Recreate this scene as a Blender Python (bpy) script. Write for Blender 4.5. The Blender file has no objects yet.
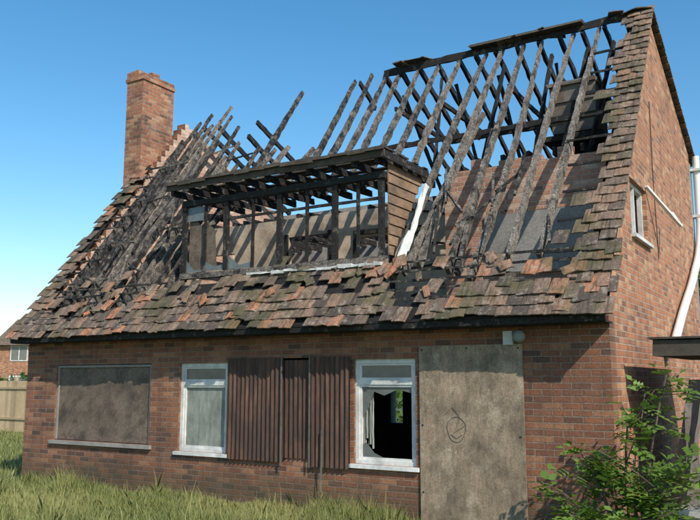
import bpy, math, random
import numpy as np
from mathutils import Vector, Matrix
random.seed(7); rng=np.random.default_rng(5)
R=random.random
def U(a,b): return random.uniform(a,b)
sc=bpy.context.scene
# ---------------------------------------------------------------- node helpers
def newmat(name):
    m=bpy.data.materials.new(name); m.use_nodes=True
    nt=m.node_tree; nt.nodes.clear()
    o=nt.nodes.new('ShaderNodeOutputMaterial'); b=nt.nodes.new('ShaderNodeBsdfPrincipled')
    nt.links.new(b.outputs[0],o.inputs[0])
    return m,nt,b
def col(c): return (c[0],c[1],c[2],1)
def noise(nt,vec,scale,detail=4,rough=.6):
    n=nt.nodes.new('ShaderNodeTexNoise'); n.inputs['Scale'].default_value=scale
    n.inputs['Detail'].default_value=min(detail,4); n.inputs['Roughness'].default_value=rough
    if vec: nt.links.new(vec,n.inputs['Vector'])
    return n.outputs['Fac']
def ramp(nt,fac,stops):
    r=nt.nodes.new('ShaderNodeValToRGB'); e=r.color_ramp.elements
    while len(e)<len(stops): e.new(.5)
    for i,(p,c) in enumerate(stops):
        e[i].position=p; e[i].color=col(c) if not isinstance(c,(int,float)) else (c,c,c,1)
    nt.links.new(fac,r.inputs[0]); return r.outputs[0]
def mix(nt,fac,a,b,mode='MIX'):
    m=nt.nodes.new('ShaderNodeMix'); m.data_type='RGBA'; m.blend_type=mode
    for s,v in ((m.inputs[0],fac),(m.inputs[6],a),(m.inputs[7],b)):
        if isinstance(v,(int,float)): s.default_value=v
        elif isinstance(v,tuple): s.default_value=col(v)
        else: nt.links.new(v,s)
    return m.outputs[2]
def bump(nt,b,h,strength=.5,dist=.01):
    n=nt.nodes.new('ShaderNodeBump'); n.inputs['Strength'].default_value=strength; n.inputs['Distance'].default_value=dist
    nt.links.new(h,n.inputs['Height']); nt.links.new(n.outputs[0],b.inputs['Normal'])
def objv(nt): return nt.nodes.new('ShaderNodeTexCoord').outputs['Object']
def uvv(nt): return nt.nodes.new('ShaderNodeTexCoord').outputs['UV']
def attr(nt):
    a=nt.nodes.new('ShaderNodeAttribute'); a.attribute_name='tint'; return a.outputs['Color']
def sep(nt,c):
    s=nt.nodes.new('ShaderNodeSeparateColor'); nt.links.new(c,s.inputs[0]); return s.outputs
def mathn(nt,op,a,b):
    m=nt.nodes.new('ShaderNodeMath'); m.operation=op
    for i,v in enumerate((a,b)):
        if isinstance(v,(int,float)): m.inputs[i].default_value=v
        else: nt.links.new(v,m.inputs[i])
    return m.outputs[0]
def vmul(nt,v,s):
    mp=nt.nodes.new('ShaderNodeMapping'); mp.inputs['Scale'].default_value=s; nt.links.new(v,mp.inputs[0]); return mp.outputs[0]

def brick_mat(name,c1,c2,c3,c4,mortar,soot=.6,bleach=.25,sootscale=.7,base=True):
    m,nt,b=newmat(name); uv=uvv(nt)
    wob=nt.nodes.new('ShaderNodeTexNoise'); wob.inputs['Scale'].default_value=9; nt.links.new(uv,wob.inputs['Vector'])
    sub=nt.nodes.new('ShaderNodeVectorMath'); sub.operation='MULTIPLY_ADD'
    nt.links.new(wob.outputs['Color'],sub.inputs[0]); sub.inputs[1].default_value=(.016,.012,0); nt.links.new(uv,sub.inputs[2])
    def bt(ca,cb,bias,mc,shift):
        t=nt.nodes.new('ShaderNodeTexBrick')
        a=nt.nodes.new('ShaderNodeVectorMath'); a.operation='ADD'; nt.links.new(sub.outputs[0],a.inputs[0]); a.inputs[1].default_value=(.225*shift,.075*shift*2,0)
        nt.links.new(a.outputs[0],t.inputs['Vector'])
        t.inputs['Scale'].default_value=1; t.inputs['Brick Width'].default_value=.225; t.inputs['Row Height'].default_value=.075
        t.inputs['Mortar Size'].default_value=.008; t.inputs['Mortar Smooth'].default_value=.4; t.inputs['Bias'].default_value=bias
        t.inputs['Color1'].default_value=col(ca); t.inputs['Color2'].default_value=col(cb); t.inputs['Mortar'].default_value=col(mc)
        return t
    t1=bt(c1,c2,0.0,mortar,0)
    t2=bt((0,0,0),(1,1,1),-.1,(0,0,0),40)
    t3=bt((0,0,0),(1,1,1),0,(0,0,0),118)
    inv=mathn(nt,'SUBTRACT',1,t1.outputs['Fac'])
    s2=sep(nt,t2.outputs['Color'])[0]; s3=sep(nt,t3.outputs['Color'])[0]
    c=mix(nt,mathn(nt,'MULTIPLY',ramp(nt,s2,[(.62,0.),(.75,1.)]),inv),t1.outputs['Color'],c3)
    c=mix(nt,mathn(nt,'MULTIPLY',ramp(nt,s3,[(.74,0.),(.95,.85)]),inv),c,c4)
    o=objv(nt)
    fine=noise(nt,o,38,4,.7); c=mix(nt,.65,c,ramp(nt,fine,[(.3,.45),(.7,1.45)]),'MULTIPLY')
    big=noise(nt,o,sootscale,4,.65)
    c=mix(nt,mathn(nt,'MULTIPLY',ramp(nt,big,[(.47,0.),(.70,1.)]),soot),c,(.03,.022,.018))
    bl=noise(nt,o,1.9,4,.75)
    c=mix(nt,mathn(nt,'MULTIPLY',ramp(nt,bl,[(.54,0.),(.72,1.)]),bleach),c,(.44,.34,.26))
    if base:
        sx=nt.nodes.new('ShaderNodeSeparateXYZ'); nt.links.new(o,sx.inputs[0])
        st=noise(nt,vmul(nt,o,(3.5,3.5,.35)),2,4,.7)
        c=mix(nt,mathn(nt,'MULTIPLY',ramp(nt,st,[(.48,0.),(.62,1.)]),.28),c,(.05,.035,.028))
        zz=mathn(nt,'ADD',sx.outputs[2],mathn(nt,'MULTIPLY',bl,-.5))
        c=mix(nt,mathn(nt,'MULTIPLY',ramp(nt,zz,[(.0,1.),(.3,0.)]),.6),c,(.06,.055,.03))
    nt.links.new(c,b.inputs['Base Color']); b.inputs['Roughness'].default_value=.93
    h=mathn(nt,'ADD',mathn(nt,'MULTIPLY',inv,.8),mathn(nt,'MULTIPLY',fine,.5))
    bump(nt,b,h,.9,.014)
    return m
M={}
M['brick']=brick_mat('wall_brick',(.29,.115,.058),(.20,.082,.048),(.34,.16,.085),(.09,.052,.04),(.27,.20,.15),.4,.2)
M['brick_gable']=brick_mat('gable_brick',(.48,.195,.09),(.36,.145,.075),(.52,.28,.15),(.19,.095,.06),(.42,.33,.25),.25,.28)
M['brick_in']=brick_mat('inner_brick',(.60,.36,.24),(.48,.26,.18),(.64,.48,.36),(.36,.21,.15),(.6,.5,.42),.2,.5,.7,False)
M['brick_dark']=brick_mat('attic_brick',(.52,.26,.17),(.40,.20,.13),(.56,.37,.27),(.24,.13,.1),(.5,.41,.33),.35,.5,1.1,False)
M['brick_ch']=brick_mat('chimney_brick',(.40,.16,.085),(.27,.11,.065),(.44,.24,.14),(.12,.065,.045),(.34,.27,.2),.6,.3,1.6,False)

def char_mat(name='charred_timber',lo=.60,hi=.86,ca=(.10,.083,.07),cb=(.38,.335,.28)):
    m,nt,b=newmat(name); o=objv(nt); t=sep(nt,attr(nt))[0]
    v=nt.nodes.new('ShaderNodeTexVoronoi'); v.feature='DISTANCE_TO_EDGE'; v.inputs['Scale'].default_value=26; nt.links.new(o,v.inputs['Vector'])
    n=noise(nt,o,7,4,.75); n2=noise(nt,o,30,4,.75)
    s=mathn(nt,'ADD',n,mathn(nt,'MULTIPLY',t,.36))
    ash=ramp(nt,s,[(lo,0.),(hi,1.)])
    ashc=mix(nt,ramp(nt,n2,[(.3,0.),(.7,1.)]),ca,cb)
    c=mix(nt,ash,(.013,.011,.010),ashc)
    cr=ramp(nt,v.outputs['Distance'],[(.0,.45),(.07,1.)])
    c=mix(nt,.8,c,cr,'MULTIPLY')
    nt.links.new(c,b.inputs['Base Color']); b.inputs['Roughness'].default_value=.8
    bump(nt,b,cr,.9,.02)
    return m
M['char']=char_mat()
def wood_mat(name,ca,cb,dark=.3,scale=(1,1,1),ns=9,blot=None,bl=4.5,bth=.5,rough=.85):
    m,nt,b=newmat(name); o=objv(nt)
    mv=vmul(nt,o,scale)
    n=noise(nt,mv,ns,4,.7); n2=noise(nt,o,2.3,4,.7)
    c=mix(nt,ramp(nt,n,[(.3,0.),(.7,1.)]),ca,cb)
    t=sep(nt,attr(nt))[0]
    c=mix(nt,.5,c,mix(nt,t,(.4,.4,.4),(1.4,1.4,1.4)),'MULTIPLY')
    if blot:
        n3=noise(nt,o,bl,4,.75); c=mix(nt,mathn(nt,'MULTIPLY',ramp(nt,n3,[(bth,0.),(bth+.12,1.)]),.8),c,blot)
        n4=noise(nt,o,60,3,.7); c=mix(nt,.7,c,ramp(nt,n4,[(.3,.45),(.7,1.45)]),'MULTIPLY')
    c=mix(nt,mathn(nt,'MULTIPLY',ramp(nt,n2,[(.42,0.),(.68,1.)]),dark),c,(.03,.025,.02))
    nt.links.new(c,b.inputs['Base Color']); b.inputs['Roughness'].default_value=rough
    if rough>.3: bump(nt,b,n,.4,.006)
    return m
M['cheek']=wood_mat('scorched_boards',(.20,.12,.07),(.38,.25,.16),.6,(1,1,6))
M['fence']=wood_mat('fence_wood',(.42,.30,.17),(.55,.42,.26),.15,(6,6,.7))
M['plank']=wood_mat('old_plank',(.12,.10,.085),(.22,.19,.16),.5,(4,4,1))
M['board']=wood_mat('chipboard',(.22,.16,.105),(.37,.28,.19),.6,(3.5,1,.8),7,(.44,.35,.25),3.2,.52)
M['netboard']=wood_mat('mesh_board',(.13,.093,.066),(.22,.17,.13),.6,(3,1,3),9,(.085,.062,.047))
M['white']=wood_mat('white_paint',(.56,.56,.52),(.8,.8,.77),.35,(1,1,1))
M['plaster']=wood_mat('plaster',(.50,.39,.28),(.66,.54,.42),.5,(1,1,1),9,(.4,.28,.2))
M['grey']=wood_mat('cement_render',(.24,.23,.21),(.36,.34,.31),.3,(1,1,1),9,(.3,.27,.24))
M['felt']=wood_mat('roof_felt',(.05,.04,.032),(.12,.095,.07),.6,(1,1,1))
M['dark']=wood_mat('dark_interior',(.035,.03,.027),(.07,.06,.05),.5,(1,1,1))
M['curtain']=wood_mat('net_curtain',(.26,.28,.25),(.40,.42,.37),.2,(7,7,.5))
M['pane']=wood_mat('curtained_glass',(.17,.19,.17),(.33,.35,.31),.5,(4,4,.5),5,None,4.5,.5,.08)
M['conc']=wood_mat('concrete',(.30,.28,.25),(.42,.40,.36),.3,(1,1,1))
M['tank']=wood_mat('cistern_metal',(.12,.10,.085),(.20,.17,.14),.35,(1,1,1),5,(.14,.09,.06))
def rust():
    m,nt,b=newmat('rusty_metal'); o=objv(nt)
    n=noise(nt,vmul(nt,o,(5,5,.6)),3,4,.7); n2=noise(nt,o,1.6,4,.6)
    c=ramp(nt,n,[(.3,(.028,.018,.014)),(.5,(.085,.042,.028)),(.72,(.16,.085,.055))])
    c=mix(nt,mathn(nt,'MULTIPLY',ramp(nt,n2,[(.4,0.),(.65,1.)]),.6),c,(.028,.02,.017))
    nt.links.new(c,b.inputs['Base Color']); b.inputs['Roughness'].default_value=.8
    bump(nt,b,n,.3,.004); return m
M['rust']=rust()
def tile_mat():
    m,nt,b=newmat('roof_tile'); o=objv(nt); s=sep(nt,attr(nt))
    base=ramp(nt,s[0],[(.0,(.065,.05,.04)),(.3,(.145,.10,.073)),(.58,(.225,.145,.098)),(.78,(.29,.145,.085)),(1.,(.42,.17,.085))])
    n=noise(nt,o,34,4,.8); n2=noise(nt,o,9,4,.75); n3=noise(nt,o,1.7,4,.65)
    n4=noise(nt,vmul(nt,o,(9,1.2,1.2)),2.2,4,.7)
    c=mix(nt,.85,base,ramp(nt,n,[(.3,.4),(.7,1.55)]),'MULTIPLY')
    c=mix(nt,mathn(nt,'MULTIPLY',ramp(nt,n2,[(.54,0.),(.63,1.)]),.55),c,(.36,.31,.24))
    c=mix(nt,mathn(nt,'MULTIPLY',ramp(nt,n3,[(.50,0.),(.60,1.)]),.65),c,(.075,.072,.025))
    c=mix(nt,mathn(nt,'MULTIPLY',ramp(nt,n4,[(.50,0.),(.62,1.)]),.65),c,(.035,.027,.02))
    nt.links.new(c,b.inputs['Base Color']); b.inputs['Roughness'].default_value=.92
    bump(nt,b,mathn(nt,'ADD',n,n2),.8,.008); return m
M['tile']=tile_mat()
def leaf_mat(name,ca,cb,tc=(.25,.35,.03)):
    m,nt,b=newmat(name); s=sep(nt,attr(nt))
    c=mix(nt,s[0],ca,cb); nt.links.new(c,b.inputs['Base Color']); b.inputs['Roughness'].default_value=.5
    tr=nt.nodes.new('ShaderNodeBsdfTranslucent'); 
    nt.links.new(mix(nt,.5,c,tc),tr.inputs['Color'])
    ms=nt.nodes.new('ShaderNodeMixShader'); ms.inputs[0].default_value=.35
    nt.links.new(b.outputs[0],ms.inputs[1]); nt.links.new(tr.outputs[0],ms.inputs[2])
    nt.links.new(ms.outputs[0],nt.nodes['Material Output'].inputs[0]); return m
M['leaf']=leaf_mat('leaf',(.06,.13,.02),(.18,.29,.05))
M['leafd']=leaf_mat('leaf_dark',(.02,.05,.012),(.06,.12,.025))
M['grassb']=leaf_mat('grass_blade',(.12,.18,.04),(.44,.42,.17),(.42,.44,.12))
M['stem']=wood_mat('bark',(.09,.055,.04),(.17,.12,.09),.3)
def ground_mat():
    m,nt,b=newmat('grass_ground'); o=objv(nt)
    n=noise(nt,o,.6,4,.7); n2=noise(nt,o,25,4,.7)
    c=ramp(nt,n,[(.3,(.06,.10,.03)),(.55,(.11,.14,.05)),(.75,(.18,.16,.08))])
    c=mix(nt,.7,c,ramp(nt,n2,[(.3,.4),(.7,1.3)]),'MULTIPLY')
    nt.links.new(c,b.inputs['Base Color']); b.inputs['Roughness'].default_value=.95
    bump(nt,b,n2,.8,.04); return m
M['ground']=ground_mat()
def glass_mat():
    m,nt,b=newmat('dirty_glass'); o=objv(nt); n=noise(nt,o,6,4,.7)
    nt.links.new(mix(nt,n,(.06,.07,.068),(.20,.21,.20)),b.inputs['Base Color'])
    b.inputs['Roughness'].default_value=.1; b.inputs['Specular IOR Level'].default_value=.6; return m
M['glass']=glass_mat()
m,nt,b=newmat('pvc_white'); b.inputs['Base Color'].default_value=(.72,.72,.70,1); b.inputs['Roughness'].default_value=.35; M['pvc']=m

# ---------------------------------------------------------------- mesh builder
class MB:
    def __init__(s): s.v=[];s.f=[];s.m=[];s.t=[]
    def face(s,pts,mi=0,t=.5):
        i=len(s.v); s.v+= [tuple(p) for p in pts]; s.f.append(tuple(range(i,i+len(pts)))); s.m.append(mi); s.t.append(t)
    def mesh(s,vs,fs,mi=0,t=.5):
        i=len(s.v); s.v+=[tuple(p) for p in vs]
        for f in fs: s.f.append(tuple(i+k for k in f)); s.m.append(mi); s.t.append(t)
    def box(s,x0,x1,y0,y1,z0,z1,mi=0,t=.5,j=0):
        vs=[(x+U(-j,j),y+U(-j,j),z+U(-j,j)) for x in(x0,x1) for y in(y0,y1) for z in(z0,z1)]
        s.mesh(vs,[(0,1,3,2),(4,6,7,5),(0,4,5,1),(2,3,7,6),(0,2,6,4),(1,5,7,3)],mi,t)
    def beam(s,p0,p1,w,h,mi=0,t=None,j=.008,seg=None,bend=.02,taper=0,up=(0,0,1)):
        p0=Vector(p0);p1=Vector(p1);d=p1-p0;L=d.length;d.normalize()
        a=d.cross(Vector(up)); 
        if a.length<.05: a=d.cross(Vector((1,0,0)))
        a.normalize(); b=a.cross(d).normalized()
        seg=seg or max(2,int(L/.14)); ph=U(0,6); bx=U(-bend,bend); by=U(-bend,bend)
        vs=[];fs=[]
        for i in range(seg+1):
            k=i/seg; c=p0+d*L*k+a*bx*math.sin(k*3.14+ph*.2)*L*.3+b*by*math.sin(k*3.14)*L*.3
            sc_=1-taper*max(0,k-.6)/.4
            for (q,r) in((-1,-1),(1,-1),(1,1),(-1,1)):
                vs.append(c+a*(q*w/2*sc_+U(-j,j))+b*(r*h/2*sc_+U(-j,j)))
        for i in range(seg):
            for k in range(4):
                fs.append((i*4+k,i*4+(k+1)%4,i*4+4+(k+1)%4,i*4+4+k))
        fs.append((3,2,1,0)); e=seg*4; fs.append((e,e+1,e+2,e+3))
        s.mesh(vs,fs,mi,R() if t is None else t)
    def build(s,name,mats,parent=None,smooth=False):
        me=bpy.data.meshes.new(name); me.from_pydata(s.v,[],s.f)
        for k in mats: me.materials.append(M[k])
        me.polygons.foreach_set('material_index',s.m)
        ca=me.color_attributes.new('tint','FLOAT_COLOR','CORNER')
        uv=me.uv_layers.new(name='UVMap')
        nl=len(me.loops); cols=np.ones((nl,4),np.float32); uvs=np.zeros((nl,2),np.float32)
        for p in me.polygons:
            n=p.normal; ax=max(range(3),key=lambda i:abs(n[i]))
            for li in p.loop_indices:
                c=me.vertices[me.loops[li].vertex_index].co
                uvs[li]=(c.x,c.z) if ax==1 else ((c.y,c.z) if ax==0 else (c.x,c.y))
                cols[li,:3]=s.t[p.index]
        ca.data.foreach_set('color',cols.ravel()); uv.data.foreach_set('uv',uvs.ravel())
        if smooth: me.polygons.foreach_set('use_smooth',[True]*len(me.polygons))
        me.update()
        ob=bpy.data.objects.new(name,me); sc.collection.objects.link(ob)
        if parent: ob.parent=parent
        return ob
def empty(name):
    e=bpy.data.objects.new(name,None); sc.collection.objects.link(e); return e
def fastmesh(name,V,F,mat,tint,parent=None):
    me=bpy.data.meshes.new(name); nv=len(V); nf=len(F); k=F.shape[1]
    me.vertices.add(nv); me.vertices.foreach_set('co',V.astype(np.float32).ravel())
    me.loops.add(nf*k); me.loops.foreach_set('vertex_index',F.astype(np.int32).ravel())
    me.polygons.add(nf); me.polygons.foreach_set('loop_start',np.arange(0,nf*k,k,dtype=np.int32))
    me.update(calc_edges=True)
    ca=me.color_attributes.new('tint','FLOAT_COLOR','POINT')
    c=np.ones((nv,4),np.float32); c[:,:3]=tint[:,None]; ca.data.foreach_set('color',c.ravel())
    me.materials.append(M[mat]); me.validate()
    ob=bpy.data.objects.new(name,me); sc.collection.objects.link(ob)
    if parent: ob.parent=parent
    return ob
def curve(name,pts,r,mat,parent=None,kind='POLY',cyc=False):
    cu=bpy.data.curves.new(name,'CURVE'); cu.dimensions='3D'; cu.bevel_depth=r; cu.bevel_resolution=4
    sp=cu.splines.new(kind)
    if kind=='BEZIER':
        sp.bezier_points.add(len(pts)-1)
        for b_,p in zip(sp.bezier_points,pts): b_.co=p; b_.handle_left_type=b_.handle_right_type='AUTO'
    else:
        sp.points.add(len(pts)-1)
        for b_,p in zip(sp.points,pts): b_.co=(*p,1)
    sp.use_cyclic_u=cyc; cu.use_fill_caps=True; cu.materials.append(M[mat])
    ob=bpy.data.objects.new(name,cu); sc.collection.objects.link(ob)
    if parent: ob.parent=parent
    return ob

house=empty('burnt_brick_house')
W=10.0; EY,EZ=-.35,2.48; A=math.radians(52.5); CA,SA=math.cos(A),math.sin(A); L=6.32
RY,RZ=EY+L*CA,EZ+L*SA
def rp(x,s,h=0): return Vector((x,EY+s*CA-h*SA,EZ+s*SA+h*CA))
def roofz(y): return EZ+(y-EY)*math.tan(A)
BY,BZ=7.1,5.95
def rearz(y): return RZ+(y-RY)*(BZ-RZ)/(BY-RY)
def topz(y): return min(roofz(y),rearz(y))
# ------------------------------------------------ walls
def wall_x(mb,x0,x1,y0,y1,z0,z1,ops,mf=0,mbk=1):
    xs=sorted({x0,x1,*[o[0] for o in ops],*[o[1] for o in ops]}); zs=sorted({z0,z1,*[o[2] for o in ops],*[o[3] for o in ops]})
    ins=lambda a,b:any(o[0]<a<o[1] and o[2]<b<o[3] for o in ops)
    for i in range(len(xs)-1):
        for k in range(len(zs)-1):
            a,b,c,d=xs[i],xs[i+1],zs[k],zs[k+1]
            if ins((a+b)/2,(c+d)/2): continue
            mb.face([(a,y0,c),(b,y0,c),(b,y0,d),(a,y0,d)],mf); mb.face([(b,y1,c),(a,y1,c),(a,y1,d),(b,y1,d)],mbk)
    for a,b,c,d in ops:
        mb.face([(a,y0,c),(a,y0,d),(a,y1,d),(a,y1,c)],mf); mb.face([(b,y0,c),(b,y1,c),(b,y1,d),(b,y0,d)],mf)
        mb.face([(a,y0,d),(b,y0,d),(b,y1,d),(a,y1,d)],mf); mb.face([(a,y0,c),(a,y1,c),(b,y1,c),(b,y0,c)],mf)
    mb.face([(x0,y0,z1),(x1,y0,z1),(x1,y1,z1),(x0,y1,z1)],mf)
    mb.face([(x0,y0,z0),(x0,y0,z1),(x0,y1,z1),(x0,y1,z0)],mf); mb.face([(x1,y0,z0),(x1,y1,z0),(x1,y1,z1),(x1,y0,z1)],mf)
WT=.24
ops=[(.78,3.0,.76,2.0),(3.6,4.54,.7,2.0),(4.6,6.62,.7,2.05),(6.69,7.59,.68,2.02),(7.72,8.96,0,2.12)]
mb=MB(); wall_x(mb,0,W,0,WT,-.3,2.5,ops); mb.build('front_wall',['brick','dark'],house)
mb=MB(); wall_x(mb,0,W,BY-WT,BY,-.3,5.85,[(3.5,3.8,.8,1.6),(6.0,7.4,.3,2.1),(2,3,3.4,4.5),(6,7.2,3.4,4.5)],1,0); mb.build('rear_wall',['brick','grey'],house)
def gable(name,x0,x1,outer,jag,win=None,mats=None):
    mb=MB()
    ys=list(np.arange(WT+.002,BY-WT-.01,.115))+[BY-WT-.002]
    if win: ys=sorted(set([round(y,4) for y in ys if not(abs(y-win[0])<.05 or abs(y-win[1])<.05)]+[win[0],win[1]]))
    jj=[U(-jag,0) for _ in ys]
    xo,xi=(x1,x0) if outer==1 else (x0,x1)
    for i in range(len(ys)-1):
        a,b=ys[i],ys[i+1]; ta=topz(a)-.06; tb=topz(b)-.06
        if jag: q=min(ta,tb)+jj[i]; q=round(q/.075)*.075; ta=tb=q
        segs=[(-.3,-.3,ta,tb)]
        if win and win[0]<=a and b<=win[1]: segs=[(-.3,-.3,win[2],win[2]),(win[3],win[3],ta,tb)]
        for (za,zb,zc,zd) in segs:
            mb.face([(xo,a,za),(xo,b,zb),(xo,b,zd),(xo,a,zc)],0); mb.face([(xi,b,zb),(xi,a,za),(xi,a,zc),(xi,b,zd)],1)
            mb.face([(xo,a,zc),(xo,b,zd),(xi,b,zd),(xi,a,zc)],0)
            mb.face([(xo,a,za),(xo,b,zb),(xi,b,zb),(xi,a,za)],0)
        if jag: mb.face([(xo,b,ta),(xi,b,ta),(xi,b,ta-.5),(xo,b,ta-.5)],0); mb.face([(xo,a,ta),(xi,a,ta),(xi,a,ta-.5),(xo,a,ta-.5)],0)
    if win:
        for y in win[:2]: mb.face([(xo,y,win[2]),(xo,y,win[3]),(xi,y,win[3]),(xi,y,win[2])],0)
    for (a,b,c) in ((0.0,WT+.002,2.502),):
        mb.face([(xo,a,c),(xo,b,c),(xo,b,topz(b)-.06),(xo,a,topz(a)-.06)],0); mb.face([(xi,b,c),(xi,a,c),(xi,a,topz(a)-.06),(xi,b,topz(b)-.06)],1)
        mb.face([(xo,a,c),(xi,a,c),(xi,a,topz(a)-.06),(xo,a,topz(a)-.06)],0)
        mb.face([(xo,a,topz(a)-.06),(xi,a,topz(a)-.06),(xi,b,topz(b)-.06),(xo,b,topz(b)-.06)],0)
    mb.build(name,mats,house)
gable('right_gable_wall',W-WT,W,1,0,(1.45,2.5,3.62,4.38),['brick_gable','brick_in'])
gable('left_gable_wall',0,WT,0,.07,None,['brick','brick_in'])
# ------------------------------------------------ floors, partitions
mb=MB()
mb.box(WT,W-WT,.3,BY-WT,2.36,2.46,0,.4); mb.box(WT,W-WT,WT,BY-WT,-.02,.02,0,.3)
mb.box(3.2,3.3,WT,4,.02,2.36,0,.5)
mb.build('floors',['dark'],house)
mb=MB()
wall_x(mb,7.08,W-WT-.01,2.1,2.22,2.46,4.95,[],0,0)
a=7.08
while a<9.7:
    mb.box(a+.003,min(a+.222,9.74),2.101,2.219,4.951,4.96+.075*random.choice((0,0,1,1,2)),0); a+=.225
mb.build('attic_brick_wall',['brick_dark'],house)
mb=MB(); mb.box(7.75,9.35,2.06,2.096,3.3,4.2,0,.6,.01); mb.build('render_panel',['grey'],house)
mb=MB(); wall_x(mb,.26,7.05,2.9,3.0,2.46,4.75,[(3.5,4.4,2.46,4.4),(5.0,5.7,2.46,4.25),(1.2,2.2,3.2,4.2)],0,0); mb.build('attic_partition',['plaster'],house)
mb=MB()
for x in (4.98,5.72): mb.box(x-.04,x+.04,2.86,2.899,2.46,4.3,0,.2,.004)
mb.box(4.94,5.76,2.855,2.895,4.3,4.38,0,.2)
for x in (3.46,4.44): mb.box(x-.04,x+.04,2.86,2.899,2.46,4.45,0,.2,.004)
for i in range(26):
    x=.5+i*.26; 
    if R()<.7 : mb.beam((x,3.01,4.8),(x+U(-.1,.1),BY-WT,4.9),.05,.12,0,.2)
for i in range(12):
    z=3+i*.15; x0=U(5.8,6.3); 
    if R()<.4: mb.beam((x0,2.87,z),(x0+U(.3,.9),2.87,z+U(-.2,.2)),.03,.03,0,.2)
mb.build('attic_door_frames',['char'],house)
# ------------------------------------------------ rafters
mb=MB()
def raf(x,s0,s1,t=None,dx=0,w=.055,h=.11,bend=.03,lift=0):
    mb.beam(rp(x,s0,-.08),rp(x+dx,s1,-.08+lift),w,h,0,t,.010,None,bend,.35)
full=L
left=[(.5,5.5,.05),(.72,6.1,.04),(.93,6.35,.0),(1.14,5.9,.03),(1.35,6.5,.04),(1.56,6.1,.05),(1.78,5.2,-.05),(2.0,5.6,.08),(2.22,4.6,.05),(2.45,5.0,-.06),(2.68,4.2,.05),(2.92,4.7,.1)]
for x,s,dx in left: raf(x,.25+U(0,.3),s,U(.35,.8),dx+U(-.03,.03),.05,.1)
for x,s0,s,dx in [(3.2,2.6,6.45,.08),(3.5,2.9,4.5,.3),(4.15,2.9,4.3,.3),(4.6,2.9,6.4,-.06),(4.9,2.9,6.5,.0),(5.2,2.9,6.4,.08),(3.0,2.0,4.5,.5)]:
    raf(x,s0,s,U(.4,.8),dx)
for x in (5.6,5.98,6.35,6.75): raf(x,2.95,full,U(.4,.8),U(-.06,.12))
for x in (7.15,7.5,7.95,8.3,8.75,9.15): raf(x,.75+U(-.1,.3),full+U(-.02,.05),U(.5,.95),U(-.02,.22),.055,.12)
raf(7.3,.9,4.4,.8,.35); raf(8.1,.8,3.9,.5,-.2)
mb.build('front_rafters',['char'],house)
mb=MB()
def rr(y): return rearz(y)-.09
for x in np.arange(5.25,9.8,.37):
    e=BY+.2 if R()<.8 else U(4.8,6)
    mb.beam((x,RY,RZ-.06),(x+U(-.1,.1),e,rr(e)),.05,.11,0,U(0,.2),.009,None,.03)
for x,e in ((4.7,4.2),(.9,5.5),(1.4,6.3),(1.9,7),(.5,7)):
    ss=RY+ (0 if x>3 else U(.2,1))
    mb.beam((x,ss,rr(ss)),(x+U(-.1,.1),e,rr(e)),.05,.11,0,U(0,.2),.009,None,.03)
mb.build('rear_rafters',['char'],house)
mb=MB()
mb.beam((5.25,RY,RZ-.03),(W-.05,RY,RZ+.02),.035,.13,0,.15,.012,36,.004)
mb.beam((5.3,2.2,roofz(2.2)-.24),(W-WT,2.2,roofz(2.2)-.24),.05,.08,0,.1,.01,30,.006)
mb.beam((5.6,5.3,rr(5.3)-.1),(W-WT,5.3,rr(5.3)-.1),.05,.09,0,.05,.01,30,.004)
mb.beam((.25,1.6,roofz(1.6)-.26),(3.1,1.6,roofz(1.6)-.4),.06,.12,0,.2,.01,20,.01)
for x in np.arange(5.8,9.7,.42):
    if R()<.55: mb.beam((x,2.9,6.5),(x,5.0,6.45),.04,.08,0,.1)
    if R()<.6: mb.beam((x+.1,2.4,5.0),(x+.1+U(-.3,.3),3.2,7.0),.04,.07,0,.1)
    if R()<.5: mb.beam((x+.05,4.9,5.1),(x+U(-.3,.3),3.8,7.1),.04,.07,0,.1)
mb.box(7.1,9.74,3.1,3.2,5.0,5.1,0,.1)
for x in np.arange(7.2,9.7,.4): mb.beam((x,2.23,5.1),(x,BY-WT,5.15),.05,.12,0,.1)
for i in range(16):
    x=U(.5,2.6); s=U(1.0,4.6); l=U(.3,.8)
    mb.beam(rp(x,s,U(-.0,.03)),rp(min(x+l,3.1),s+U(-.25,.25),U(-.0,.05)),.025,.025,0,U(.2,.8),.003,None,.04)
for i in range(10):
    x=U(.4,3.0); s=U(.9,4.2); l=U(.5,1.6)
    mb.beam(rp(x,s,U(-.15,.05)),rp(x+U(-.25,.25),s+l,U(-.1,.15)),U(.025,.045),U(.03,.06),0,U(.2,.8),.005,None,.05)
for i in range(12):
    x=U(7.2,9.6); s=U(.9,2.4); l=U(.3,.9)
    mb.beam(rp(x,s,U(-.02,.05)),rp(x+U(-.5,.5),s+l,U(-.1,.1)),.03,.035,0,U(.1,.7),.005,None,.05)
for i in range(9):
    s=1.0+i*.55; x=9.35-U(0,.2); mb.beam(rp(x,s,.0),rp(9.8,s,.0),.03,.03,0,.1,.003)
for i in range(13):
    s=.9+i*.3; mb.beam(rp(.24,s,.0),rp(.5+U(0,.5),s,.0),.025,.03,0,.4,.003)
mb.build('purlins_and_laths',['char'],house)
mb=MB()
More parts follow.
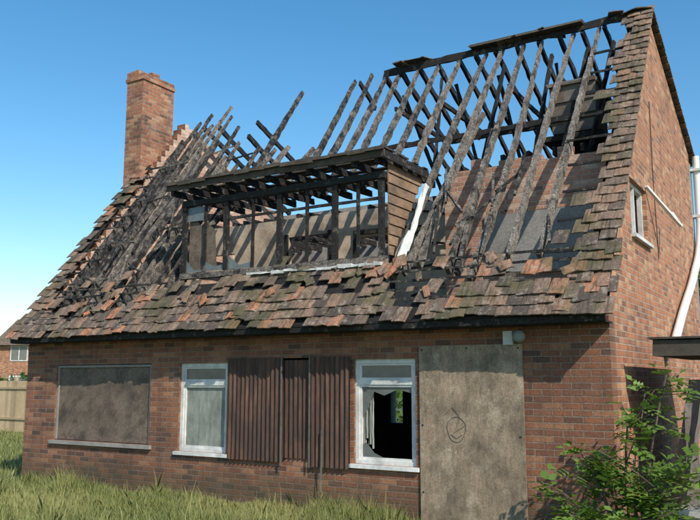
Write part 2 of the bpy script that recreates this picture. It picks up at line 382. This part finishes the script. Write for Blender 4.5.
def tile(O,T,Nn,w=.19,l=.27,t=.4,tilt=.035,yaw=0,roll=0,th=.014,brk=0):
    X=T.cross(Nn).normalized()
    X=-X if X.x<0 else X
    T2=(T*math.cos(yaw)+X*math.sin(yaw)); X2=(X*math.cos(yaw)-T*math.sin(yaw))
    T3=(T2-Nn*tilt/l*1.0).normalized(); X3=(X2+Nn*roll).normalized(); N3=X3.cross(T3).normalized()
    if N3.dot(Nn)<0: N3=-N3
    vs=[];n=3
    cc=[U(-.006,.006) for _ in range(n+1)]
    if brk:
        a=U(.2,1)*brk; cc=[a*U(.0,1) for k in range(n+1)]
    for e in (0,1):
        for k in range(n+1):
            u=k/n
            vs.append(O+X3*(u-.5)*w*.98+T3*(e*l+(cc[k] if e==0 else 0))+N3*(.006*math.sin(u*math.pi)))
    for e in (0,1):
        for k in range(n+1): vs.append(vs[e*(n+1)+k]-N3*th)
    fs=[];m_=n+1
    for k in range(n):
        fs.append((k,k+1,m_+k+1,m_+k)); fs.append((2*m_+k+1,k+1,k,2*m_+k)); fs.append((2*m_+k,3*m_+k,3*m_+k+1,2*m_+k+1)); fs.append((m_+k,m_+k+1,3*m_+k+1,3*m_+k))
    fs.append((0,m_,3*m_,2*m_)); fs.append((n,2*m_+n,3*m_+n,m_+n))
    mb.mesh(vs,fs,0,t)
Tf=Vector((0,CA,SA)); Nf=Vector((0,-SA,CA))
ra=math.atan2(BZ-RZ,BY-RY); Tr=Vector((0,-math.cos(ra),-math.sin(ra))); Nr=Vector((0,-math.sin(ra),math.cos(ra)))
EXP=.165; TW=.19
def tt(): 
    r=R(); return U(.0,.62) if r<.84 else (U(.6,.82) if r<.94 else U(.8,1))
def place(x,s,h=.045,**k):
    h+=-.025*max(0,math.sin(x*1.9+.7))*math.exp(-((s-.35)/.3)**2)+.008*math.sin(x*5.3+s*4)
    tile(rp(x,s-.02*math.sin(x*1.3)*(s<1),h),Tf,Nf,**k)
holes=[(1.25,.38,.22,.12),(2.3,.5,.3,.12),(4.05,.72,.3,.12),(5.3,.66,.2,.1),(6.55,.62,.35,.14),(7.5,.42,.3,.2),(8.35,.62,.3,.16),(9.2,.5,.22,.14)]
for c in range(8):
    s=-.06+c*EXP; n=int((W+.3)/TW)
    for i in range(n):
        x=-.02+i*TW+(c%2)*TW/2
        if x>W+.06: continue
        if x<3.05: lim=.56+.14*math.sin(x*2.7)+.1*math.sin(x*7)
        elif x<7.1: lim=.80+.04*math.sin(x*5)
        else: lim=.50+.22*math.sin(x*2.9+1.2)+.16*math.sin(x*9)
        if x<.3: lim=9
        if x>9.62: lim=9
        if s>lim: 
            if R()<.93: continue
        if any(abs(x-h[0])/h[2]<1 and abs(s-h[1]+.08)/h[3]<1 and R()<.8 for h in holes): continue
        yaw=U(-.035,.035); jit=.009; slip=U(-.010,.010); brk=0
        edge=s>lim-.2
        if edge and x>.4 and x<9.6:
            if R()<.3: continue
            yaw=U(-.16,.16); slip=U(-.06,.03); jit=.022; brk=.1 if R()<.4 else 0
        if R()<.11: slip-=U(.02,.10); yaw+=U(-.14,.14)
        if R()<.2: brk=U(.03,.11)
        if c==0 and R()<.14: continue
        t=tt()
        if edge and R()<.2: t=U(.65,1)
        place(x,s+slip,.045+U(0,jit),t=t,yaw=yaw,roll=U(-.05,.05),brk=brk)
c=8
while True:
    s=-.06+c*EXP
    if s>L-.1: break
    o=(c%2)*TW/2
    for x in (W+.0-o,W-.19-o,W-.38-o): 
        if x<9.75 and R()<.35: continue
        if x<9.65 and R()<.8: continue
        place(x+U(-.008,.008),s+U(-.015,.01),.045,t=U(.15,.75),yaw=U(-.04,.04),brk=.08*(R()<.15))
    if o: place(W+.045,s,.045,w=.095,t=U(.2,.7))
    for x in (-.02+o,.17+o): 
        if R()<(.12 if x<.1 else .5): continue
        if s<4.7: place(x+U(-.01,.01),s+U(-.015,.01),.045,t=tt(),yaw=U(-.06,.06),brk=.08*(R()<.25))
    c+=1
s=BY+.25
while s>RY+.1:
    for x in (W,W-.19): tile(Vector((x,s,rearz(s)+.05)),Tr,Nr,t=tt()*.8,yaw=U(-.03,.03))
    s-=EXP
for i in range(15):
    x=U(7.2,9.6) if R()<.6 else U(.4,7); s=U(.3,.9) if x>7.1 else U(.3,.75)
    tile(rp(x,s,U(.06,.09)),Tf,Nf,w=U(.08,.18),l=U(.1,.24),t=(U(.7,1) if R()<.4 else tt()),tilt=U(-.05,.05),yaw=U(-1.0,1.0),roll=U(-.15,.15),brk=.06)
for i in range(3):
    tile(rp(U(6.95,7.4),U(.6,1.0),.07),Tf,Nf,t=U(.4,1),yaw=U(-1,1),roll=U(-.2,.2))
for (a,b) in ((5.5,6.05),(7.0,8.95),(9.45,9.9)):
    x=a
    while x<b:
        tile(Vector((x+.1,RY-U(.05,.15),RZ+.05+U(0,.05))),Vector((0,1,.1)).normalized(),Vector((0,-.1,1)).normalized(),w=U(.2,.3),l=U(.2,.36),t=U(.1,.6),tilt=U(-.1,.1),yaw=U(-.5,.5),roll=U(-.2,.2))
        x+=U(.12,.24)
mb.build('roof_tiles',['tile'],house)
mb=MB()
def slab(x0,x1,s0,s1,h0,h1,t=.0,j=0):
    vs=[rp(x,s,h) for x in (x0,x1) for s in (s0,s1) for h in (h0,h1)]
    mb.mesh(vs,[(0,1,3,2),(4,6,7,5),(0,4,5,1),(2,3,7,6),(0,2,6,4),(1,5,7,3)],0,t)
slab(-.08,W+.06,-.02,.3,-.03,-.018); slab(3.1,7.1,.303,.95,-.03,-.018)
slab(W-.24,W+.04,.303,L,-.03,-.018); slab(-.07,.22,.303,4.7,-.03,-.018)
mb.box(-.06,W+.04,-.34,-.31,2.38,2.475,0,.1,.006)
mb.box(-.06,W+.04,-.307,-.004,2.37,2.385,0,.1)
for s in (.36,.52,.68,.86,1.03):
    for (a,b) in ((.24,3.0),(7.15,9.74)): mb.beam(rp(a,s,.0),rp(b,s,.0),.025,.03,0,.35,.004,20,.01)
mb.build('eaves_boards',['char'],house)
mb=MB()
mb.box(7.05,9.0,RY-.16,RY+.16,RZ+.055,RZ+.075,0,.5,.02); mb.box(5.5,6.05,RY-.14,RY+.1,RZ+.05,RZ+.07,0,.5,.02)
mb.build('ridge_boards',['felt'],house)
# ------------------------------------------------ chimney
mb=MB()
cx0,cx1,cy0,cy1=-.36,.12,2.3,3.2
mb.box(cx0,cx1,cy0,cy1,4.2,8.02,0,.5)
mb.box(cx0-.025,cx1+.025,cy0-.025,cy1+.025,8.021,8.10,0,.5)
for k,z in enumerate((8.101,8.178)):
    for yy in np.arange(cy0,cy1-.1,.225):
        for (xa,xb) in ((cx0-.02,cx0+.1),(cx1-.1,cx1+.02)):
            if R()<.12+.3*k: continue
            mb.box(xa,xb,yy+.004,min(yy+.218,cy1),z,z+.072,0,.5,.005)
    for yy in (cy0-.02,cy1-.1):
        for xa in np.arange(cx0+.104,cx1-.12,.13):
            if R()<.12+.3*k: continue
            mb.box(xa,xa+.125,yy,yy+.11,z,z+.072,0,.5,.004)
mb.build('chimney',['brick_ch'],house)
mb=MB(); mb.box(cx0+.12,cx1-.12,cy0+.13,cy1-.13,8.102,8.16,0,.5,.01); mb.build('chimney_flaunching',['conc'],house)
# ------------------------------------------------ dormer
DY=.34
mb=MB()
for x in (3.3,4.16,5.19,6.17,6.93): mb.beam((x,DY,3.3),(x,DY,4.62),.06,.08,0,.15,.004,10,.005)
for x in (3.72,4.68,5.68,6.55): mb.beam((x,DY,3.4),(x+.01,DY,4.55),.03,.045,0,.15,.003,10,.006)
for (a,b) in ((3.33,4.13),(4.19,5.16),(5.22,6.14),(6.2,6.9)):
    if R()<.8: mb.beam((a,DY,4.24),(b,DY,4.24),.03,.04,0,.2,.003,8,.004)
mb.beam((3.25,DY,3.38),(7.0,DY,3.38),.1,.09,0,.7,.006,30,.003)
mb.beam((3.25,DY,4.56),(7.0,DY,4.56),.1,.09,0,.1,.006,30,.003)
for x in np.arange(3.15,7.1,.38): mb.beam((x,.16,4.745),(x,2.0,4.77),.045,.10,0,.15,.006)
mb.box(7.085,7.11,.14,1.5,4.74,4.86,0,.2,.008)
mb.build('dormer_frame',['char'],house)
mb=MB()
def shard(pts,y=.075): mb.mesh([(p[0],y,p[1]) for p in pts]+[(p[0],y+.005,p[1]) for p in pts],[tuple(range(len(pts))),tuple(range(2*len(pts)-1,len(pts)-1,-1))])
for (a,b) in ((3.33,3.7),(3.74,4.12),(4.2,4.66),(5.24,5.66),(6.57,6.9)):
    if R()<.6:
        shard([(a,3.44),(b,3.44),(b,3.44+U(.02,.2)),((a+b)/2,3.44+U(.03,.08)),(a,3.44+U(.1,.3))],DY)
shard([(3.34,4.27),(3.7,4.27),(3.7,4.5),(3.34,4.5)],DY)
mb.build('dormer_glass_shards',['glass'],house)
mb=MB(); y=.09
mb.box(3.07,7.1,.115,.14,4.755,4.86,0,.5,.008)
while y<1.9:
    w=U(.12,.16)
    if not (R()<.22 and y>.3):
        a=3.06+ (U(0,.4) if y>1.2 else 0); mb.box(a,7.12 if R()<.7 else 7.12-U(0,.5)*(y>.8),y,y+w,4.868,4.89,0,.5,.008)
    y+=w+.012
for i in range(14):
    a=3.06+i*.29; mb.box(a,a+.286,.065,.085,4.845+U(-.02,.015),4.900+U(-.012,.012),0,U(.2,.8),.005)
mb.build('dormer_roof_boards',['felt'],house)
mb=MB()
z=3.3
while z<4.62:
    y1=min(1.75,(z-EZ)/math.tan(A)+EY+.1)
    if y1>DY+.08:
        vs=[(7.0,DY+.05,z),(7.0,y1,z),(7.0,y1+.08,z+.14),(7.0,DY+.05,z+.14),(7.03,DY+.05,z),(7.03,y1,z),(7.012,y1+.08,z+.14),(7.012,DY+.05,z+.14)]
        mb.mesh(vs,[(0,3,2,1),(4,5,6,7),(0,1,5,4),(3,7,6,2),(0,4,7,3),(1,2,6,5)],0,R())
    z+=.145
mb.build('dormer_cheek',['cheek'],house)
mb=MB(); mb.mesh([(3.36,DY+.04,3.45),(3.95,DY+.04,3.45),(3.9,DY+.04,4.1),(3.7,DY+.04,4.25),(3.6,DY+.04,4.2),(3.36,DY+.04,4.4)],[(0,1,2,3,4,5)],0,.5); mb.build('dormer_infill_board',['netboard'],house)
mb=MB()
for i in range(20):
    x=4.7+i*.115; mb.box(x,x+.113,DY-.16,DY-.02,3.29+U(-.012,.01),3.32+U(-.01,.014),0,U(.2,.9),.008)
mb.beam((7.25,.45,3.5),(7.32,.95,4.5),.03,.08,0,.6,.010); mb.beam((7.18,.3,3.2),(7.3,.5,3.75),.03,.11,0,.6,.012)
mb.build('lead_flashing',['white'],house)
# ------------------------------------------------ cistern
mb=MB(); mb.box(8.62,9.3,2.75,3.45,5.5,6.25,0,.8,.02); mb.box(8.58,9.34,2.71,3.49,6.25,6.31,0,.9,.02)
for z in (5.7,6.0): mb.box(8.6,9.32,2.73,2.749,z,z+.04,0,.5)
mb.build('water_cistern',['tank'],house)
mb=MB(); mb.box(8.5,9.4,2.65,3.6,5.38,5.46,0,.1); mb.build('cistern_platform',['char'],house)
# ------------------------------------------------ window frames etc
def frame(name,x0,x1,z0,z1,y,trans,mull=None,mat='white'):
    mb=MB(); t=.055
    mb.box(x0,x0+t,y,y+.07,z0,z1); mb.box(x1-t,x1,y,y+.07,z0,z1)
    mb.box(x0+t,x1-t,y,y+.07,z1-t,z1); mb.box(x0+t,x1-t,y,y+.07,z0,z0+t)
    if trans: mb.box(x0+t,x1-t,y+.002,y+.068,trans-.03,trans+.03)
    for (a,b) in ((z0+t,(trans-.03) if trans else z1-t),((trans+.03) if trans else None,z1-t)):
        if a is None: continue
        q=.03; c0,c1=x0+t,x1-t
        mb.box(c0,c0+q,y+.015,y+.05,a,b); mb.box(c1-q,c1,y+.015,y+.05,a,b); mb.box(c0+q,c1-q,y+.015,y+.05,b-q,b); mb.box(c0+q,c1-q,y+.015,y+.05,a,a+q)
    mb.box(x0-.05,x1+.05,y-.09,y+.02,z0-.05,z0-.002,0,.7)
    mb.build(name,[mat],house)
frame('window_frame',3.6,4.54,.7,2.0,.04,1.7)
mb=MB(); mb.box(3.68,4.46,.075,.08,1.75,1.93); mb.build('transom_glass',['glass'],house)
mb=MB(); mb.box(3.68,4.46,.085,.09,.78,1.65,0,.7); mb.build('curtained_pane',['pane'],house)
frame('window_frame.001',6.69,7.59,.68,2.02,.04,1.72)
mb=MB(); mb.box(6.77,7.51,.075,.08,1.77,1.94); 
shard([(6.77,1.66),(7.51,1.66),(7.51,1.58),(7.3,1.63),(7.1,1.55),(6.95,1.6),(6.84,1.35),(6.77,1.25)])
shard([(6.77,.76),(7.1,.76),(6.95,.82),(6.83,.95),(6.77,.92)])
mb.build('broken_glass',['glass'],house)
mb=MB()
for i in range(6): mb.beam((6.76+i*.03,.12+.015*(i%2),1.66),(6.77+i*.026+U(-.01,.01),.12+.015*(i%2),.78+U(0,.25)),.034,.006,0,.4+.1*(i%3),.003,8)
mb.build('torn_curtain',['curtain'],house)
mb=MB(); mb.box(.79,2.99,.05,.07,.77,1.99,0,.5); mb.build('window_board',['netboard'],house)
mb=MB(); mb.box(.72,3.06,-.05,.048,.70,.757,0,.2); mb.box(.785,.82,.02,.048,.77,1.99,0,.0); mb.box(2.96,2.995,.02,.048,.77,1.99,0,.0); mb.box(.82,2.96,.02,.048,1.955,1.99,0,.0)
mb.build('board_frame',['conc'],house)
mb=MB()
def corr(x0,x1,z0,z1,y):
    n=int((x1-x0)/.0095); vs=[];fs=[]
    for i in range(n+1):
        x=x0+(x1-x0)*i/n; yy=y+.011*math.sin(x*2*math.pi/.076)
        vs+= [(x,yy,z0),(x,yy+.01*math.sin(x*3),z1)]
    for i in range(n): fs.append((2*i,2*i+2,2*i+3,2*i+1))
    mb.mesh(vs,fs,0,.5)
corr(4.565,5.58,.64,2.06,-.045); corr(5.54,6.04,.70,2.02,-.02); corr(6.02,6.66,.61,2.06,-.05)
o=mb.build('corrugated_sheets',['rust'],house,True)
mb=MB()
for x in (5.56,6.03): mb.box(x-.012,x+.012,-.075,-.066,.6,2.08,0,.3)
mb.beam((6.22,-.08,.3),(6.24,-.08,1.1),.02,.02,0,.3,.002)
mb.build('sheet_battens',['plank'],house)
mb=MB(); mb.box(7.66,9.0,-.03,-.012,.02,2.17,0,.65); mb.build('door_board',['board'],house)
gp=[]
for k in range(22): a=k/21*6.28; gp.append((8.15+.12*math.cos(a)*(1+.08*math.sin(3*a)),-.032,1.16+.15*math.sin(a)))
curve('graffiti_face',gp,.004,'plank',house)
curve('graffiti_stroke',[(8.0,-.032,1.33),(8.1,-.032,1.42),(8.2,-.032,1.3),(8.12,-.032,1.12),(8.25,-.032,1.2)],.004,'plank',house)
curve('graffiti_mouth',[(8.08,-.032,1.1),(8.15,-.032,1.05),(8.22,-.032,1.1)],.004,'plank',house)
mb=MB()
for (x,z) in ((7.7,2.12),(8.3,2.13),(8.95,2.12),(7.7,1.2),(8.95,1.1),(7.7,.4),(8.95,.35)): mb.box(x-.01,x+.01,-.036,-.031,z-.01,z+.01,0,.2)
mb.build('board_fixings',['dark'],house)
mb=MB(); mb.box(8.78,8.9,-.07,-.004,2.16,2.32,0,.3,.004); mb.build('alarm_box',['white'],house)
bpy.ops.mesh.primitive_uv_sphere_add(segments=20,ring_count=12,radius=.075,location=(9.0,-.12,2.25)); o=bpy.context.object; o.name='lamp_globe'; o.data.materials.append(M['curtain']); o.parent=house
for p in o.data.polygons: p.use_smooth=True
curve('lamp_arm',[(9.0,-.003,2.3),(9.0,-.08,2.33),(9.0,-.12,2.3)],.015,'dark',house)
mb=MB()
def gb(y0,y1,z0,z1,x0=W-.12,x1=W-.06): mb.box(x0,x1,y0,y1,z0,z1)
gb(1.45,1.51,3.62,4.38);gb(2.44,2.5,3.62,4.38);gb(1.51,2.44,4.32,4.38);gb(1.51,2.44,3.62,3.68);gb(1.95,1.99,3.68,4.32)
mb.box(W-.1,W+.06,1.4,2.55,3.57,3.617)
mb.beam((W+.02,2.45,4.45),(W+.35,3.1,3.95),.05,.03,0,.6,.003); mb.beam((W+.33,3.08,3.98),(W+.2,3.3,4.2),.04,.03,0,.6,.003)
mb.build('gable_window_frame',['white'],house)
curve('white_downpipe',[(W+.1,7.05,6.0),(W+.1,7.05,5.0),(W+.1,6.9,4.35),(W+.1,6.0,3.65),(W+.1,4.4,2.8),(W+.1,3.5,2.3),(W+.1,3.1,2.1)],.065,'pvc',house,'BEZIER')
mb=MB(); 
for z in (5.7,4.8): mb.box(W+.0,W+.19,6.96,7.14,z,z+.05)
mb.build('pipe_brackets',['white'],house)
curve('wall_cable',[(W+.012,3.1,5.9),(W+.012,3.05,4.8),(W+.012,3.15,3.5)],.006,'dark',house)

# ------------------------------------------------ foliage helpers
def leafmass(name,blobs,n,size,mat,parent=None):
    V=[];T=[]
    tot=sum(b[3]*b[4]*b[5] for b in blobs)
    for (x,y,z,a,b_,c) in blobs:
        k=int(n*a*b_*c/tot)
        d=rng.normal(size=(k,3)); d/=np.linalg.norm(d,axis=1)[:,None]; r=rng.uniform(.35,1.05,k)**.6
        P=np.array([x,y,z])+d*r[:,None]*np.array([a,b_,c])
        V.append(P); T.append(np.clip(.25+.5*d[:,2]*r+rng.uniform(-.25,.35,k),0,1))
    P=np.concatenate(V);T=np.concatenate(T); k=len(P)
    u=rng.normal(size=(k,3)); u/=np.linalg.norm(u,axis=1)[:,None]; w=rng.normal(size=(k,3)); w=np.cross(u,w); w/=np.linalg.norm(w,axis=1)[:,None]
    s=size*rng.uniform(.6,1.3,k)[:,None]
    VV=np.stack([P-u*s,P+w*s*.5,P+u*s,P-w*s*.5],1).reshape(-1,3)
    return fastmesh(name,VV,np.arange(4*k).reshape(k,4),mat,np.repeat(T,4),parent)
def shrub(name,base,tips,leaf=.075,seed=3,dens=9):
    random.seed(seed); par=empty(name); mb=MB(); LV=[];LT=[]
    def leaflet(p,d,n,s,t):
        w=d.cross(n).normalized()
        LV.append([p,p+d*s*.45+w*s*.27+n*s*.05,p+d*s-n*s*.1,p+d*s*.45-w*s*.27+n*s*.05]); LT.append(t)
    for tip in tips:
        tip=Vector(tip); b0=Vector(base)+Vector((U(-.15,.15),U(-.1,.1),0)); mid=(b0+tip)/2+Vector((U(-.15,.15),U(-.15,.15),U(.1,.3)))
        pts=[b0.lerp(mid,k/4).lerp(mid.lerp(tip,k/4),k/4) for k in range(5)]
        for i in range(4): mb.beam(pts[i],pts[i+1],.028-.005*i,.028-.005*i,0,.5,.002,3,.02)
        tw=[]
        for k in range(dens):
            q=U(.3,1); i=min(3,int(q*4)); s0=pts[i].lerp(pts[i+1],q*4-i if q<1 else 1)
            dr=Vector((U(-1,1),U(-1,1),U(-.3,.9))).normalized(); e=s0+dr*U(.15,.42); mb.beam(s0,e,.009,.009,0,.5,.001,2,.02); tw.append((s0,e))
        tw.append((pts[3],tip))
        for s0,e in tw:
            for k in range(4):
                o=s0.lerp(e,U(.4,1.05)); d=Vector((U(-1,1),U(-1,1),U(-.4,.6))).normalized(); n=Vector((U(-.5,.5),U(-.5,.5),1)).normalized(); n=(n-d*n.dot(d)).normalized()
                w=d.cross(n); t=min(1,max(0,U(.1,1.0))); ln=U(.13,.22); sz=leaf*U(.75,1.25)
                for j in range(3):
                    p=o+d*ln*(.35+.27*j)-Vector((0,0,.02*j))
                    leaflet(p,(w+d*.5).normalized(),n,sz,t); leaflet(p,(-w+d*.5).normalized(),n,sz,t)
                leaflet(o+d*ln,d,n,sz*1.2,t)
    mb.build('stems',['stem'],par)
    V=np.array([[tuple(q) for q in l] for l in LV]).reshape(-1,3); k=len(LV)
    fastmesh('leaves',V,np.arange(4*k).reshape(k,4),'leaf',np.repeat(np.array(LT),4),par)
shrub('elder_shrub',(10.35,-.85,0),[(9.5,-.85,.7),(9.8,-.6,1.0),(9.8,-1.1,.45),(10.15,-.8,.85),(10.3,-.7,1.35),(10.45,-.55,1.65),(10.7,-1.1,.7),(10.9,-1.0,1.0),(10.3,-1.2,.45),(10.65,-.5,1.8),(10.05,-.5,.7),(10.9,-.6,.7)],.082,3,7)
# ------------------------------------------------ outbuilding right
ob=empty('outbuilding')
mb=MB(); mb.box(10.36,14,.45,3.2,2.02,2.19,0,.3,.01); mb.box(10.32,14.04,.41,3.24,2.205,2.225,0,.6,.004); mb.build('flat_roof',['felt'],ob)
mb=MB(); mb.box(10.85,11.25,.6,.9,-.1,2.018); mb.box(11.251,13.9,.7,.9,-.1,2.018); mb.box(10.85,11.05,.901,3.1,-.1,2.018); mb.build('brick_pier',['brick'],ob)
mb=MB(); mb.beam((10.5,.2,0),(10.8,.5,1.75),.25,.035,0,.3,.006); mb.beam((10.75,.15,0),(10.72,.45,1.5),.12,.03,0,.6,.005); mb.build('leaning_plank',['plank'])
mb=MB(); mb.box(10.6,13,-.9,-.6,-.1,.50,0,.6,.01); mb.box(10.55,13.05,-.95,-.55,.501,.56,0,.8,.01); mb.build('low_concrete_wall',['conc'])
# ------------------------------------------------ fence, neighbour
fn=empty('wooden_fence'); mb=MB()
x=-30
while x<-.6:
    mb.box(x,x+.135,8.0,8.02,.05,1.72+U(-.01,.01),0,R()); x+=.145
for x in np.arange(-30,-.5,1.85): mb.box(x,x+.1,8.025,8.12,0,1.85,0,.5)
for z in (.4,1.4): mb.box(-30,-.6,8.022,8.06,z,z+.08,0,.4)
for z in (.45,1.45): mb.box(-30,-.6,7.96,7.998,z,z+.07,0,.4)
mb.build('boards',['fence'],fn)
def nhouse(name,x,y,w,d,h,rh,rot):
    e=empty(name); mb=MB()
    wall_x(mb,0,w,0,d,-.2,h,[],0,0); mb.face([(0,0,h),(0,d/2,h+rh),(0,d,h)],0); mb.face([(w,0,h),(w,d/2,h+rh),(w,d,h)],0); mb.build('walls',['brick_gable'],e)
    mb=MB(); mb.mesh([(-.3,-.4,h-.15),(w+.3,-.4,h-.15),(w+.3,d/2,h+rh+.1),(-.3,d/2,h+rh+.1),(-.3,d+.4,h-.15),(w+.3,d+.4,h-.15)],[(0,1,2,3),(3,2,5,4)],0,.3); mb.build('roof',['tile'],e)
    mb=MB()
    for k in (1,w/2-.6,w-2.4):
        for z in (.9,3.1):
            if z+1.1<h: mb.box(k,k+1.3,-.05,.0-.004,z,z+1.15)
    mb.build('window_frames',['white'],e)
    mb=MB()
    for k in (1,w/2-.6,w-2.4):
        for z in (.9,3.1):
            if z+1.1<h: mb.box(k+.08,k+.61,-.06,-.051,z+.08,z+1.07); mb.box(k+.69,k+1.22,-.06,-.051,z+.08,z+1.07)
    mb.build('window_glass',['glass'],e)
    mb=MB(); mb.box(w*.3,w*.3+.9,d/2-.4,d/2+.4,h+rh-.6,h+rh+1.1); mb.box(w*.8,w*.8+.9,d/2-.4,d/2+.4,h+rh-.6,h+rh+1.1); mb.build('chimney',['brick_gable'],e)
    e.location=(x,y,0); e.rotation_euler=(0,0,rot)
nhouse('neighbour_house',-40,27,9,7,4.4,1.9,.5); nhouse('neighbour_house.001',-56,18,10,7,4.4,2.2,.5); nhouse('neighbour_house.002',22,38,10,7,4.8,2.2,-.2)
leafmass('garden_hedge',[(x,14+U(-.5,.5),.8,1.2,.8,1.0+U(-.1,.3)) for x in np.arange(-8,16,1.5)],8000,.12,'leaf')
leafmass('hedge_row',[(x,12.5+U(-.4,.4)-x*.15,.6,1.6,.8,1.2+U(-.1,.5)) for x in np.arange(-50,-12,2.2)],7000,.16,'leafd')
tr=empty('garden_tree'); mb=MB()
mb.beam((10.3,12.8,0),(10.4,12.9,1.8),.22,.22,0,.5,.01,6,.02,.4)
for k in range(7): mb.beam((10.4,12.9,1.5+.05*k),(10.4+U(-1.3,1.3),12.9+U(-1.2,1.2),U(2.4,3.8)),.07,.07,0,.5,.005,5,.04,.6)
mb.build('trunk',['stem'],tr)
leafmass('crown',[(10.2+U(-1.2,1.2),12.9+U(-1,1),U(2.1,4.4),U(.5,.9),U(.5,.9),U(.4,.7)) for _ in range(16)],10000,.1,'leaf',tr)
leafmass('distant_trees',[(60*math.cos(a)*1.6,85*math.sin(a)+10,1.5,6,5,2.6+U(-.6,1.0)) for a in np.arange(.1,3.1,.06)],14000,.55,'leafd')
# ------------------------------------------------ ground + grass
me=bpy.data.meshes.new('ground'); me.from_pydata([(-900,-900,0),(900,-900,0),(900,900,0),(-900,900,0)],[],[(0,1,2,3)]); me.materials.append(M['ground'])
g=bpy.data.objects.new('ground',me); sc.collection.objects.link(g)
def grass(n,x0,x1,y0,y1,hmin,hmax,w):
    x=rng.uniform(x0,x1,n); y=rng.uniform(y0,y1,n)
    keep=~((x>-.02)&(x<10.02)&(y>-.02)); x=x[keep];y=y[keep]; k=len(x)
    cl=.5+.25*np.sin(x*2.3+np.sin(y*3.1)*2)+.25*np.sin(y*4.1+x*1.3+np.sin(x*5)*1.2)
    near=np.clip(1-np.abs(y+.25)/.35,0,1)
    tuft=(rng.uniform(0,1,k)<.04)*rng.uniform(.5,1.6,k)
    h=(hmin+(hmax-hmin)*cl**1.5*rng.uniform(.3,1,k))*(1+.8*near*(x>0)+tuft)
    a=rng.uniform(0,6.28,k); l=rng.normal(0,.28,(k,2))*h[:,None]
    ww=w*rng.uniform(.6,1.3,k)
    B=np.stack([x,y,np.zeros(k)],1); S=np.stack([np.cos(a)*ww,np.sin(a)*ww,np.zeros(k)],1)
    Mi=B+np.stack([l[:,0]*.3,l[:,1]*.3,h*.6],1); Tp=B+np.stack([l[:,0],l[:,1],h],1)
    V=np.stack([B-S,B+S,Mi+S*.8,Tp,Mi-S*.8],1).reshape(-1,3)
    dry=np.clip(np.sin(x*1.1+2)*np.sin(y*1.7+x*.4),0,1)*.45
    t=np.clip(rng.uniform(0,1,k)*.7+cl*.15+dry+(tuft>0)*.4,0,1)
    return V,k,np.repeat(t,5)
parts=[grass(95000,-5,8,-3.2,0,.05,.24,.0028),grass(26000,-14,0,-1,8,.08,.28,.007),grass(4000,7,13,-3,0,.05,.2,.005)]
V=np.concatenate([p[0] for p in parts]); k=sum(p[1] for p in parts); T=np.concatenate([p[2] for p in parts])
fastmesh('grass',V,np.arange(5*k).reshape(k,5),'grassb',T)
# ------------------------------------------------ light
sd=Vector((.65,-.39,.65)).normalized()
w=bpy.data.worlds.new('World'); sc.world=w; w.use_nodes=True; nt=w.node_tree
sky=nt.nodes.new('ShaderNodeTexSky'); sky.sky_type='NISHITA'; sky.sun_disc=False
sky.sun_elevation=math.asin(sd.z); sky.sun_rotation=math.atan2(sd.x,sd.y); sky.air_density=1.15; sky.dust_density=.6; sky.ozone_density=2.4
hs=nt.nodes.new('ShaderNodeHueSaturation'); hs.inputs['Hue'].default_value=.493; hs.inputs['Saturation'].default_value=1.32; hs.inputs['Value'].default_value=1.15
nt.links.new(sky.outputs[0],hs.inputs['Color'])
nt.links.new(hs.outputs[0],nt.nodes['Background'].inputs[0]); nt.nodes['Background'].inputs[1].default_value=.15
su=bpy.data.lights.new('sun','SUN'); su.energy=5.0; su.angle=math.radians(.5); su.color=(1,.93,.82)
so=bpy.data.objects.new('sun',su); sc.collection.objects.link(so); so.rotation_euler=sd.to_track_quat('Z','Y').to_euler(); so.location=(30,-20,30)
cd=bpy.data.cameras.new('camera'); co=bpy.data.objects.new('camera',cd); sc.collection.objects.link(co)
co.location=(12.131,-8.991,1.75); co.rotation_euler=(math.radians(90+8.627),0,math.radians(31.47)); cd.lens=40.67; cd.sensor_width=36; cd.clip_end=3000
sc.camera=co
sc.view_settings.view_transform='Standard'; sc.view_settings.look='None'; sc.view_settings.exposure=0
